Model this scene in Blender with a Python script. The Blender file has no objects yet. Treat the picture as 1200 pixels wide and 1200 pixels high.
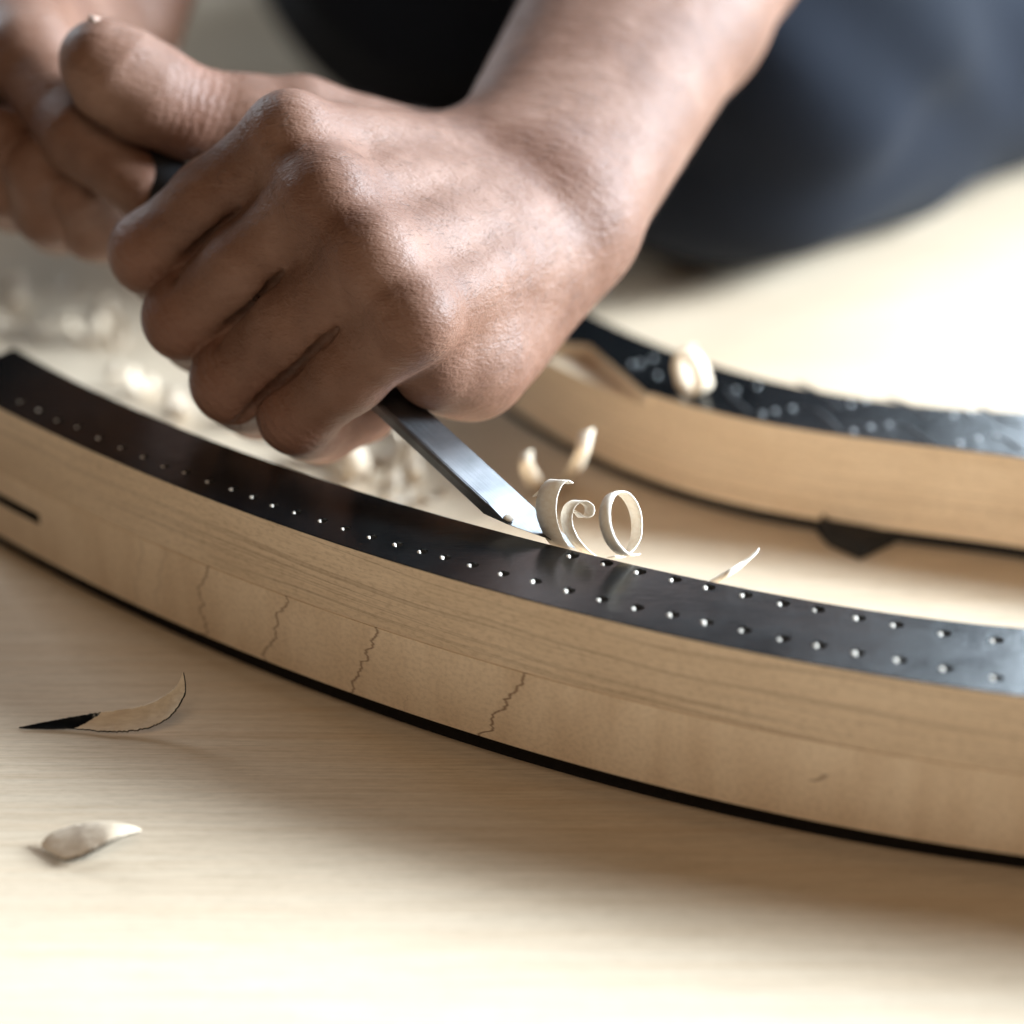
import bpy, bmesh, math, random
import numpy as np
from mathutils import Vector, Matrix, noise as mnoise

# ------------------------------------------------------------------ camera
scene = bpy.context.scene
COL = scene.collection
PITCH = math.radians(26.0)
FPX = 3087.0                                   # focal length in px of a 1200 px wide picture
CAM = Vector((0.0, -0.629, 0.354))
FWD = Vector((0.0, math.cos(PITCH), -math.sin(PITCH)))
UPV = Vector((0.0, math.sin(PITCH), math.cos(PITCH)))
RGT = Vector((1.0, 0.0, 0.0))
cam_data = bpy.data.cameras.new("camera")
cam = bpy.data.objects.new("camera", cam_data)
COL.objects.link(cam)
cam.location = CAM
cam.rotation_euler = (math.pi / 2 - PITCH, 0, 0)
cam_data.sensor_width = 36.0
cam_data.lens = 36.0 * FPX / 1200.0
cam_data.clip_start = 0.01
cam_data.clip_end = 60.0
cam_data.dof.use_dof = True
cam_data.dof.focus_distance = 0.678
cam_data.dof.aperture_fstop = 4.3
cam_data.dof.aperture_blades = 0
scene.camera = cam

# ------------------------------------------------------------------ light
world = bpy.data.worlds.new("World")
scene.world = world
world.use_nodes = True
wbg = world.node_tree.nodes["Background"]
wbg.inputs[0].default_value = (1.0, 0.95, 0.89, 1)
wbg.inputs[1].default_value = 0.015


def area(name, loc, target, sx, sy, power, colour):
    d = bpy.data.lights.new(name, 'AREA')
    d.shape = 'RECTANGLE'
    d.size, d.size_y = sx, sy
    d.energy = power
    d.color = colour
    o = bpy.data.objects.new(name, d)
    COL.objects.link(o)
    o.location = loc
    o.rotation_euler = (Vector(target) - Vector(loc)).to_track_quat('-Z', 'Y').to_euler()
    return o


area("window_light", (1.20, 1.80, 1.50), (0.05, 0.05, 0.0), 1.6, 1.3, 118.0, (0.74, 0.88, 1.0))
area("right_window_light", (2.30, 0.22, 1.00), (0.0, 0.0, 0.0), 0.8, 0.8, 335.0, (0.75, 0.885, 1.0))
area("front_fill_light", (0.20, -1.35, 1.6), (0.0, 0.0, 0.0), 0.9, 0.9, 12.0, (1.0, 0.78, 0.56))  # added fill with no real source, brightens the near bridge's camera side
area("side_window_light", (-1.6, 1.9, 1.1), (-0.15, 0.4, 0.0), 0.8, 0.8, 32.0, (0.82, 0.92, 1.0))

scene.view_settings.view_transform = 'Standard'
scene.view_settings.look = 'None'
scene.view_settings.exposure = 0.0
scene.view_settings.gamma = 1.0
scene.view_settings.use_curve_mapping = False


# ------------------------------------------------------------------ helpers
def U(px, py, d):
    """point seen at picture position (px, py) at depth d metres"""
    return CAM + FWD * d + RGT * ((px - 600) / FPX * d) + UPV * ((600 - py) / FPX * d)


def Z(px, py, z):
    """point seen at picture position (px, py) on the level plane at height z"""
    dirv = FWD + RGT * ((px - 600) / FPX) + UPV * ((600 - py) / FPX)
    return CAM + dirv * ((z - CAM.z) / dirv.z)


def link(name, me, mat=None, parent=None):
    o = bpy.data.objects.new(name, me)
    COL.objects.link(o)
    if mat is not None:
        for m in (mat if isinstance(mat, (list, tuple)) else [mat]):
            me.materials.append(m)
    if parent is not None:
        o.parent = parent
    return o


def empty(name, loc=(0, 0, 0)):
    o = bpy.data.objects.new(name, None)
    COL.objects.link(o)
    o.location = loc
    o.empty_display_size = 0.02
    return o


def tag(o, label, cat=None, group=None, kind=None):
    o["label"] = label
    if cat:
        o["category"] = cat
    if group:
        o["group"] = group
    if kind:
        o["kind"] = kind
    return o


def hang(child, parent):
    """parent without moving (the parent is an unrotated Empty)"""
    child.parent = parent
    child.location = Vector(child.location) - Vector(parent.location)


def pymesh(name, verts, faces, smooth=True):
    me = bpy.data.meshes.new(name)
    me.from_pydata([tuple(v) for v in verts], [], faces)
    me.validate()
    me.update()
    if smooth:
        me.polygons.foreach_set("use_smooth", [True] * len(me.polygons))
    return me


class NT:
    def __init__(self, name):
        self.m = bpy.data.materials.new(name)
        self.m.use_nodes = True
        self.t = self.m.node_tree
        self.b = self.t.nodes["Principled BSDF"]

    def n(self, kind, **kw):
        nd = self.t.nodes.new(kind)
        for k, v in kw.items():
            if k.startswith("i_"):
                key = k[2:]
                key = int(key) if key.isdigit() else key.replace("_", " ")
                nd.inputs[key].default_value = v
            else:
                setattr(nd, k, v)
        return nd

    def l(self, a, b):
        self.t.links.new(a, b)

    def math(self, op, a, b=None, c=None, clamp=False):
        nd = self.n('ShaderNodeMath', operation=op, use_clamp=clamp)
        for i, v in enumerate((a, b, c)):
            if v is None:
                continue
            if isinstance(v, (int, float)):
                nd.inputs[i].default_value = v
            else:
                self.l(v, nd.inputs[i])
        return nd.outputs[0]

    def ramp(self, fac, stops, interp='LINEAR'):
        nd = self.n('ShaderNodeValToRGB')
        nd.color_ramp.interpolation = interp
        cr = nd.color_ramp
        while len(cr.elements) < len(stops):
            cr.elements.new(0.5)
        for e, (p, c) in zip(cr.elements, stops):
            e.position = p
            e.color = (*c, 1) if len(c) == 3 else c
        self.l(fac, nd.inputs[0])
        return nd.outputs[0]

    def mix(self, fac, a, b, mode='MIX'):
        nd = self.n('ShaderNodeMix', data_type='RGBA', blend_type=mode)
        for i, v in ((0, fac), (6, a), (7, b)):
            if isinstance(v, (int, float)):
                nd.inputs[i].default_value = v
            elif isinstance(v, tuple):
                nd.inputs[i].default_value = (*v, 1)
            else:
                self.l(v, nd.inputs[i])
        return nd.outputs[2]

    def coords(self, out='Object', scale=(1, 1, 1), rot=(0, 0, 0), loc=(0, 0, 0)):
        tc = self.n('ShaderNodeTexCoord')
        mp = self.n('ShaderNodeMapping')
        mp.inputs['Scale'].default_value = scale
        mp.inputs['Rotation'].default_value = rot
        mp.inputs['Location'].default_value = loc
        self.l(tc.outputs[out], mp.inputs[0])
        return mp.outputs[0]

    def noise(self, vec, scale=1.0, detail=4.0, rough=0.55, dist=0.0):
        nd = self.n('ShaderNodeTexNoise')
        nd.inputs['Scale'].default_value = scale
        nd.inputs['Detail'].default_value = detail
        nd.inputs['Roughness'].default_value = rough
        nd.inputs['Distortion'].default_value = dist
        self.l(vec, nd.inputs['Vector'])
        return nd.outputs[0]

    def bump(self, h, strength=0.3, dist=0.001, prev=None):
        nd = self.n('ShaderNodeBump')
        nd.inputs['Strength'].default_value = strength
        nd.inputs['Distance'].default_value = dist
        self.l(h, nd.inputs['Height'])
        if prev is not None:
            self.l(prev, nd.inputs['Normal'])
        return nd.outputs[0]

    def out(self, col=None, rough=None, normal=None, **kw):
        b = self.b
        for key, v in (('Base Color', col), ('Roughness', rough), ('Normal', normal)):
            if v is None:
                continue
            if isinstance(v, (int, float)):
                b.inputs[key].default_value = v
            elif isinstance(v, tuple):
                b.inputs[key].default_value = (*v, 1)
            else:
                self.l(v, b.inputs[key])
        for k, v in kw.items():
            b.inputs[k.replace("_", " ")].default_value = v
        return self.m


# ------------------------------------------------------------------ materials
def mat_board():
    m = NT("spruce_board")
    r = (0, 0, math.radians(9))
    fine = m.noise(m.coords(scale=(45, 1100, 1100), rot=r), 1, 5, 0.6)
    lines = m.noise(m.coords(scale=(7, 330, 330), rot=r), 1, 3, 0.5)
    wide = m.noise(m.coords(scale=(1.5, 14, 14), rot=r), 1, 3, 0.5)
    fleck = m.noise(m.coords(scale=(260, 900, 500), rot=r), 1, 3, 0.6)
    base = m.ramp(wide, [(0.3, (0.60, 0.48, 0.35)), (0.7, (0.665, 0.55, 0.42))])
    c = m.mix(m.ramp(lines, [(0.40, (0, 0, 0)), (0.72, (1, 1, 1))]), base, (0.55, 0.395, 0.255))
    c = m.mix(0.55, base, c)
    f = m.ramp(fine, [(0.35, (0.80, 0.79, 0.77)), (0.62, (1, 1, 1))])
    c = m.mix(0.8, c, f, 'MULTIPLY')
    g = m.ramp(fleck, [(0.33, (0.86, 0.84, 0.82)), (0.55, (1, 1, 1))])
    c = m.mix(0.6, c, g, 'MULTIPLY')
    nb = m.bump(fine, 0.22, 0.0006)
    nb = m.bump(fleck, 0.12, 0.0004, nb)
    return m.out(c, 0.52, nb)


def mat_cap_wood():
    """long grain: darker lines running along the length (UV = metres)"""
    m = NT("maple_long_grain")
    warp = m.noise(m.coords('UV', (9, 30, 1)), 1, 2, 0.5)
    tc = m.coords('UV', (1, 1, 1))
    sp = m.n('ShaderNodeSeparateXYZ')
    m.l(tc, sp.inputs[0])
    v = m.math('ADD', sp.outputs[1], m.math('MULTIPLY', warp, 0.008))
    v = m.math('ADD', v, m.math('MULTIPLY', sp.outputs[0], 0.018))
    cb = m.n('ShaderNodeCombineXYZ')
    m.l(m.math('MULTIPLY', sp.outputs[0], 2.5), cb.inputs[0])
    m.l(m.math('MULTIPLY', v, 520.0), cb.inputs[1])
    band = m.noise(cb.outputs[0], 1, 2, 0.6)
    fine = m.noise(m.coords('UV', (60, 1500, 1)), 1, 4, 0.6)
    fleck = m.noise(m.coords('UV', (420, 1100, 1)), 1, 3, 0.65)
    blot = m.noise(m.coords('UV', (16, 45, 1), loc=(0.7, 0.2, 0)), 1, 3, 0.5)
    base = m.ramp(blot, [(0.3, (0.66, 0.50, 0.345)), (0.7, (0.77, 0.61, 0.445))])
    dark = m.ramp(band, [(0.56, (0, 0, 0)), (0.62, (1, 1, 1)), (0.70, (0.1, 0.1, 0.1))])
    c = m.mix(m.math('MULTIPLY', dark, 0.42), base, (0.24, 0.145, 0.085))
    c = m.mix(0.7, c, m.ramp(fine, [(0.35, (0.83, 0.81, 0.79)), (0.6, (1, 1, 1))]), 'MULTIPLY')
    c = m.mix(0.8, c, m.ramp(fleck, [(0.36, (0.8, 0.77, 0.74)), (0.52, (1, 1, 1))]), 'MULTIPLY')
    nb = m.bump(fleck, 0.25, 0.0004)
    nb = m.bump(band, 0.12, 0.0004, nb)
    return m.out(c, 0.5, nb)


def mat_root_wood(cracks):
    """flat maple with a few dark growth lines crossing it and one small knot"""
    m = NT("maple_cross_figure")
    tc = m.coords('UV', (1, 1, 1))
    sp = m.n('ShaderNodeSeparateXYZ')
    m.l(tc, sp.inputs[0])
    s, v = sp.outputs[0], sp.outputs[1]
    blot = m.noise(m.coords('UV', (22, 30, 1)), 1, 4, 0.55)
    fine = m.noise(m.coords('UV', (700, 900, 1)), 1, 4, 0.65)
    fig = m.noise(m.coords('UV', (90, 18, 1)), 1, 3, 0.5, 0.4)
    c = m.ramp(blot, [(0.3, (0.73, 0.565, 0.40)), (0.72, (0.83, 0.67, 0.50))])
    c = m.mix(0.8, c, m.ramp(fig, [(0.3, (0.84, 0.79, 0.74)), (0.6, (1, 1, 1))]), 'MULTIPLY')
    c = m.mix(0.8, c, m.ramp(fine, [(0.36, (0.84, 0.82, 0.80)), (0.56, (1, 1, 1))]), 'MULTIPLY')
    total = None
    wob1 = m.noise(m.coords('UV', (20, 170, 1)), 1, 3, 0.6)
    wob2 = m.noise(m.coords('UV', (25, 700, 1), loc=(3, 1, 0)), 1, 2, 0.5)
    for (s0, slope, w, k, vlo, vhi) in cracks:
        x = m.math('SUBTRACT', s, s0)
        x = m.math('SUBTRACT', x, m.math('MULTIPLY', m.math('SUBTRACT', v, 0.017), slope))
        x = m.math('SUBTRACT', x, m.math('MULTIPLY', m.math('SUBTRACT', wob1, 0.5), 0.012))
        x = m.math('SUBTRACT', x, m.math('MULTIPLY', m.math('SUBTRACT', wob2, 0.5), 0.0012))
        d = m.math('DIVIDE', m.math('ABSOLUTE', x), w)
        line = m.math('SUBTRACT', 1.0, d, clamp=True)
        inr = m.math('MULTIPLY', m.math('GREATER_THAN', v, vlo), m.math('LESS_THAN', v, vhi))
        line = m.math('MULTIPLY', m.math('MULTIPLY', line, inr), k)
        total = line if total is None else m.math('MAXIMUM', total, line)
    c = m.mix(total, c, (0.22, 0.125, 0.072))
    nb = m.bump(fine, 0.2, 0.0003)
    nb = m.bump(m.math('SUBTRACT', 1.0, total), 0.5, 0.0003, nb)
    return m.out(c, 0.42, nb)


def mat_graphite():
    m = NT("graphite_coat")
    n1 = m.noise(m.coords(scale=(60, 60, 60)), 1, 4, 0.6)
    br = m.noise(m.coords(scale=(90, 900, 900), rot=(0, 0, math.radians(16))), 1, 4, 0.6)
    sp = m.noise(m.coords(scale=(700, 700, 700)), 1, 3, 0.6)
    c = m.ramp(n1, [(0.3, (0.0025, 0.003, 0.0035)), (0.75, (0.007, 0.0075, 0.008))])
    c = m.mix(m.ramp(sp, [(0.70, (0, 0, 0)), (0.78, (1, 1, 1))]), c, (0.06, 0.055, 0.05))
    r = m.math('ADD', m.math('MULTIPLY', n1, 0.16), m.math('ADD', m.math('MULTIPLY', br, 0.10), 0.08))
    nb = m.bump(br, 0.10, 0.0004)
    nb = m.bump(sp, 0.08, 0.0003, nb)
    nb = m.bump(n1, 0.10, 0.002, nb)
    return m.out(c, r, nb, Specular_IOR_Level=0.5)


def mat_plain_wood(name, c1, c2, rough=0.55, trans=0.0):
    m = NT(name)
    a = m.noise(m.coords(scale=(160, 900, 900)), 1, 4, 0.6)
    b = m.noise(m.coords(scale=(1400, 1400, 1400)), 1, 3, 0.6)
    c = m.ramp(a, [(0.3, c1), (0.7, c2)])
    nb = m.bump(b, 0.25, 0.0003)
    nb = m.bump(a, 0.25, 0.0003, nb)
    return m.out(c, rough, nb, Subsurface_Weight=trans, Subsurface_Scale=0.001)


def mat_steel():
    m = NT("brushed_steel")
    a = m.noise(m.coords('UV', (40, 1800, 1)), 1, 4, 0.6)
    b = m.noise(m.coords('UV', (90, 60, 1)), 1, 3, 0.5)
    c = m.ramp(b, [(0.3, (0.17, 0.175, 0.185)), (0.7, (0.30, 0.305, 0.32))])
    r = m.math('ADD', m.math('MULTIPLY', a, 0.30), 0.28)
    nb = m.bump(a, 0.16, 0.0003)
    return m.out(c, r, nb, Metallic=1.0)


def mat_simple(name, c, rough=0.5, metal=0.0, scale=400, amount=0.25, bump=0.15):
    m = NT(name)
    a = m.noise(m.coords(scale=(scale,) * 3), 1, 4, 0.6)
    lo = tuple(x * (1 - amount) for x in c)
    hi = tuple(min(1, x * (1 + amount)) for x in c)
    col = m.ramp(a, [(0.3, lo), (0.7, hi)])
    return m.out(col, rough, m.bump(a, bump, 0.0005), Metallic=metal)


def mat_cloth(name, c):
    m = NT(name)
    w1 = m.n('ShaderNodeTexWave')
    w1.inputs['Scale'].default_value = 420
    m.l(m.coords(rot=(0.3, 0.2, 0.7)), w1.inputs[0])
    a = m.noise(m.coords(scale=(9, 9, 9)), 1, 4, 0.55)
    f = m.noise(m.coords(scale=(900, 900, 900)), 1, 3, 0.6)
    lo = tuple(x * 0.75 for x in c)
    hi = tuple(x * 1.3 for x in c)
    col = m.ramp(a, [(0.3, lo), (0.7, hi)])
    nb = m.bump(w1.outputs[1], 0.2, 0.0004)
    nb = m.bump(f, 0.25, 0.0005, nb)
    return m.out(col, 0.9, nb, Sheen_Weight=0.02, Specular_IOR_Level=0.15)


def mat_skin():
    m = NT("skin")
    big = m.noise(m.coords(scale=(38, 38, 38)), 1, 4, 0.6)
    mid = m.noise(m.coords(scale=(170, 170, 170)), 1, 4, 0.6)
    at = m.n('ShaderNodeAttribute', attribute_name="knuckle")
    wc = m.n('ShaderNodeAttribute', attribute_name="crease_u")
    c = m.ramp(big, [(0.28, (0.108, 0.048, 0.029)), (0.5, (0.158, 0.078, 0.050)), (0.75, (0.235, 0.134, 0.097))])
    c = m.mix(m.math('MULTIPLY', at.outputs['Fac'], 0.55), c, (0.165, 0.069, 0.044))
    c = m.mix(0.55, c, m.ramp(mid, [(0.3, (0.80, 0.74, 0.70)), (0.62, (1, 1, 1))]), 'MULTIPLY')
    # fine skin relief: small cells and crossing lines
    vor = m.n('ShaderNodeTexVoronoi', feature='DISTANCE_TO_EDGE')
    vor.inputs['Scale'].default_value = 1.0
    m.l(m.coords(scale=(620, 620, 1100), rot=(0.4, 0.5, 0.6)), vor.inputs['Vector'])
    cells = m.math('MINIMUM', vor.outputs[0], 0.35)
    lines = m.noise(m.coords(scale=(150, 620, 620), rot=(0.3, 0.5, -0.5)), 1, 4, 0.6)
    spots = m.noise(m.coords(scale=(1500, 1500, 1500)), 1, 2, 0.6)
    wav = m.math('SINE', m.math('ADD', m.math('MULTIPLY', wc.outputs['Fac'], 2300.0),
                                m.math('MULTIPLY', mid, 16.0)))
    wav = m.math('MULTIPLY', wav, at.outputs['Fac'])
    nb = m.bump(cells, 0.20, 0.0007)
    nb = m.bump(lines, 0.22, 0.0012, nb)
    nb = m.bump(wav, 0.26, 0.0004, nb)
    nb = m.bump(spots, 0.10, 0.0003, nb)
    stri = m.noise(m.coords(scale=(130, 1500, 1500), rot=(0.0, 0.35, -0.25)), 1, 3, 0.6)
    nb = m.bump(stri, 0.30, 0.0006, nb)
    fold = m.noise(m.coords(scale=(70, 260, 260), rot=(0.2, 0.45, 0.5)), 1, 4, 0.65)
    nb = m.bump(fold, 0.30, 0.0022, nb)
    c = m.mix(m.math('MULTIPLY', m.math('SUBTRACT', 0.35, cells), 0.5, clamp=True), c, (0.26, 0.125, 0.08))
    rough = m.math('ADD', m.math('MULTIPLY', mid, 0.16), 0.47)
    m.b.subsurface_method = 'RANDOM_WALK'
    o = m.out(c, rough, nb, Subsurface_Weight=0.06, Subsurface_Scale=0.003, Specular_IOR_Level=0.36)
    m.b.inputs['Subsurface Radius'].default_value = (1.0, 0.35, 0.18)
    return o


M_BOARD = mat_board()
M_CAP = mat_cap_wood()
M_GRAPH = mat_graphite()
M_PALE = mat_plain_wood("lit_hole_wood", (0.80, 0.71, 0.60), (0.90, 0.83, 0.73), 0.5, 0.0)  # pale wood of the lumps that stand in for lit hole walls
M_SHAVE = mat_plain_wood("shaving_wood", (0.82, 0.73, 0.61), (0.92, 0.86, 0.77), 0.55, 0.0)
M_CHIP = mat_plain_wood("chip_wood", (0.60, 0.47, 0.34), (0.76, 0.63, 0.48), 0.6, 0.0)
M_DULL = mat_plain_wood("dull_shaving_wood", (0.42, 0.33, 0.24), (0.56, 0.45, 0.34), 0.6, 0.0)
M_HOLE_SHADE = mat_simple("hole_wall_shade", (0.022, 0.018, 0.015), 0.8, 0, 800, 0.3, 0.1)  # near-black stands for the shade inside holes drilled in pale maple
M_STEEL = mat_steel()
M_HANDLE = mat_simple("black_handle", (0.012, 0.012, 0.013), 0.38, 0, 300, 0.2, 0.1)
M_WEDGE_SHADE = mat_simple("wedge_and_shade_black", (0.012, 0.010, 0.009), 0.95, 0, 900, 0.3, 0.4)  # black of the wedge, also used as gap and slot shade
M_PIN = mat_simple("pin_metal", (0.40, 0.40, 0.40), 0.35, 1.0, 500, 0.1, 0.05)
M_TROUSER = mat_cloth("navy_cloth", (0.0050, 0.0070, 0.0125))
M_SHIRT = mat_cloth("black_cloth", (0.010, 0.011, 0.013))
M_SKIN = mat_skin()
M_NAIL = mat_simple("nail", (0.66, 0.47, 0.38), 0.32, 0, 300, 0.08, 0.05)
M_HAIR = mat_simple("fine_hair", (0.05, 0.03, 0.02), 0.5, 0, 300, 0.1, 0.0)

# ------------------------------------------------------------------ the board
me = bpy.data.meshes.new("table_top")
bm = bmesh.new()
bmesh.ops.create_cube(bm, size=1.0)
bmesh.ops.scale(bm, vec=(3.2, 2.6, 0.03), verts=bm.verts)
bmesh.ops.translate(bm, vec=(0, 0.45, -0.015), verts=bm.verts)
bmesh.ops.bevel(bm, geom=bm.edges[:], offset=0.003, segments=2, affect='EDGES')
bm.to_mesh(me)
bm.free()
table = link("table_top", me, M_BOARD)
tag(table, "pale fine grained wooden board under the curved bridges", None, None, "structure")


# ------------------------------------------------------------------ curved bridges
def plan(pixels, z):
    return np.array([[*Z(x, y, z)][:2] for x, y in pixels])


def fit_curve(pixels, z, deg):
    p = plan(pixels, z)
    return np.polynomial.Polynomial.fit(p[:, 0], p[:, 1], deg)


def loft(name, near, far, z0, z1, chamfer=0.0, push=0.0, uoff=0.0):
    """solid strip between two plan curves; UV of the sides in metres along and up"""
    n = len(near)
    verts, uvs = [], []
    near = np.array(near)
    far = np.array(far)
    t = np.gradient(near, axis=0)
    t /= np.linalg.norm(t, axis=1)[:, None]
    nor = np.stack([t[:, 1], -t[:, 0]], 1)          # towards the camera side
    s = np.concatenate([[0], np.cumsum(np.linalg.norm(np.diff(near, axis=0), axis=1))]) + uoff
    c = chamfer
    ring = []
    nearp = near + nor * push
    farp = far - nor * push
    prof = [(nearp, 0, z0 + c), (nearp, 0, z1 - c), (nearp - nor * c, 0, z1), (farp + nor * c, 0, z1),
            (farp, 0, z1 - c), (farp, 0, z0 + c), (farp + nor * c, 0, z0), (nearp - nor * c, 0, z0)]
    if c <= 0:
        prof = [(nearp, 0, z0), (nearp, 0, z1), (farp, 0, z1), (farp, 0, z0)]
    k = len(prof)
    for i in range(n):
        for (pp, _, z) in prof:
            verts.append((pp[i, 0], pp[i, 1], z))
    faces, fu = [], []
    vv = [0.0]
    for j in range(1, k):
        a, b = prof[j - 1], prof[j]
        vv.append(vv[-1] + math.hypot(np.mean(np.linalg.norm(a[0] - b[0], axis=1)), a[2] - b[2]))
    vv = [x + z0 for x in vv]
    for i in range(n - 1):
        for j in range(k):
            j2 = (j + 1) % k
            faces.append((i * k + j, (i + 1) * k + j, (i + 1) * k + j2, i * k + j2))
            v2 = vv[j2] if j2 else vv[-1] + 0.02
            fu.append([(s[i], vv[j]), (s[i + 1], vv[j]), (s[i + 1], v2), (s[i], v2)])
    faces.append(tuple(range(k)))
    fu.append([(s[0] - prof[j][2] * 0, prof[j][2]) for j in range(k)])
    faces.append(tuple((n - 1) * k + j for j in reversed(range(k))))
    fu.append([(s[-1], prof[j][2]) for j in reversed(range(k))])
    me = bpy.data.meshes.new(name)
    me.from_pydata(verts, [], faces)
    uv = me.uv_layers.new(name="UVMap")
    li = 0
    for poly, f in zip(me.polygons, fu):
        for q in f:
            uv.data[li].uv = q
            li += 1
    me.update()
    return me, s


def cut_with(obj, cutter_me, mat=None):
    cutter = link("cutter", cutter_me, mat)
    md = obj.modifiers.new("holes", 'BOOLEAN')
    md.operation = 'DIFFERENCE'
    md.solver = 'EXACT'
    md.object = cutter
    md.material_mode = 'TRANSFER'
    dg = bpy.context.evaluated_depsgraph_get()
    new = bpy.data.meshes.new_from_object(obj.evaluated_get(dg))
    obj.modifiers.clear()
    old = obj.data
    obj.data = new
    new.name = old.name
    bpy.data.meshes.remove(old)
    cme = cutter.data
    bpy.data.objects.remove(cutter)
    bpy.data.meshes.remove(cme)
    bm = bmesh.new()
    bm.from_mesh(new)
    bmesh.ops.recalc_face_normals(bm, faces=bm.faces)
    bm.to_mesh(new)
    bm.free()


near_px = [(0, 477), (133, 537), (200, 567), (267, 593), (400, 635), (483, 663), (617, 702), (750, 737), (800, 747),
           (933, 770), (1067, 797), (1200, 815)]
far_px = [(16, 409), (104, 454), (142, 471), (250, 519), (283, 530), (400, 570), (483, 593), (600, 627), (650, 643),
          (750, 660), (800, 675), (933, 700), (1067, 725), (1200, 735)]
TOPZ = 0.050
SEAM = 0.0290
FOOT = 0.0068
fn = fit_curve(near_px, TOPZ, 4)
ff = fit_curve(far_px, TOPZ, 4)
pn = plan(near_px, TOPZ)
xl = Z(16, 409, TOPZ).x
xr = pn[-1, 0]
NST = 150


def extend(poly, x):
    """the fitted curve, continued straight past the picture's right edge"""
    x = np.asarray(x)
    y = poly(np.minimum(x, xr))
    sl = poly.deriv()(xr)
    return y + np.maximum(x - xr, 0) * sl


x_near0 = xl - 0.017
xn = np.linspace(x_near0, xr + 0.30, NST)
xf = np.linspace(xl, xr + 0.33, NST)
NEAR = np.stack([xn, extend(fn, xn)], 1)
FAR = np.stack([xf, extend(ff, xf)], 1)

bridge = empty("piano_bridge", (0, float(fn(0)), 0))
tag(bridge, "curved laminated maple bridge with holed black top, being cut by the chisel",
    "bridge", "curved piano bridges on the board")

row_near = [(25, 470), (47, 480), (68, 492), (92, 500), (117, 513), (143, 524), (169, 535), (193, 546), (218, 553),
            (245, 564), (273, 573), (297, 582), (321, 592), (347, 600), (377, 610), (404, 619), (435, 629), (465, 638),
            (494, 646), (521, 653), (553, 662), (589, 672), (627, 681), (666, 692), (705, 702), (746, 712), (788, 720),
            (828, 729), (872, 738), (917, 748), (960, 756), (1005, 765), (1054, 773), (1108, 783), (1167, 794)]
row_far = [(670, 651), (710, 660), (749, 670), (790, 679), (830, 688), (873, 697), (917, 707), (958, 714), (1006, 724),
           (1050, 732), (1106, 742), (1167, 750)]
spots = []
for (x, y) in row_near:
    spots.append((Z(x + 1, y, TOPZ), 0.00138 + 0.00034 * min(max((x - 380) / 420.0, 0), 1)))
for (x, y) in row_far:
    spots.append((Z(x + 1, y, TOPZ), 0.00172))
# rows go on past the picture edge
for k in range(1, 9):
    a, b = Z(1167, 794, TOPZ), Z(1108, 783, TOPZ)
    spots.append((a + (a - b) * k * 1.02, 0.0017))
    a, b = Z(1167, 750, TOPZ), Z(1106, 742, TOPZ)
    spots.append((a + (a - b) * k * 1.02, 0.0017))


def hole_cutter(depth):
    bm = bmesh.new()
    for p, r in spots:
        mt = Matrix.Translation((p.x, p.y, TOPZ + 0.001 - depth / 2))
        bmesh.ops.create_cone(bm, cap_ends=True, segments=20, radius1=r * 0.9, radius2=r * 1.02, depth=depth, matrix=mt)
    me = bpy.data.meshes.new("cutter")
    bm.to_mesh(me)
    bm.free()
    return me


me, s_near = loft("cap_layer", NEAR, FAR, SEAM, TOPZ - 0.0004, 0.0)
cap = link("cap_layer", me, M_CAP)
cut_with(cap, hole_cutter(0.0075), M_HOLE_SHADE)
me, _ = loft("graphite_top", NEAR, FAR, TOPZ - 0.00035, TOPZ, 0.00012, 0.00015)
gtop = link("graphite_top", me, M_GRAPH)
cut_with(gtop, hole_cutter(0.004), M_GRAPH)


# added pale lump at each hole's left rim, stands in for its lit wall
glint_me = []
for q in range(4):
    bm = bmesh.new()
    bmesh.ops.create_icosphere(bm, subdivisions=2, radius=1.0)
    for v in bm.verts:
        k_ = 1 + 0.22 * mnoise.noise(v.co * 1.7 + Vector((q * 7.1, 0, 0)))
        v.co = Vector((v.co.x * 0.46 * k_, v.co.y * 0.62 * k_, v.co.z * 0.55 * k_))
        if v.co.x > 0:
            v.co.x *= 0.7
    m_ = bpy.data.meshes.new("hole_glint")
    bm.to_mesh(m_)
    bm.free()
    m_.polygons.foreach_set("use_smooth", [True] * len(m_.polygons))
    m_.materials.append(M_PALE)
    glint_me.append(m_)
rl0 = random.Random(3)
for k, (p, r) in enumerate(spots):
    o = link("hole_glint", glint_me[k % 4])
    o.location = (p.x - r * 0.60, p.y + r * 0.10, TOPZ - r * 0.42)
    q = r * rl0.uniform(0.72, 1.12)
    o.scale = (q, q * rl0.uniform(0.75, 1.1), q)
    o.rotation_euler = (0, 0.25, rl0.uniform(-0.5, 0.3))
    hang(o, bridge)


def s_at(px, py, z):
    p = Z(px, py, z)
    # nearest point of the near side in plan by x
    return float(np.interp(p.x, NEAR[:, 0], s_near))


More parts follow.
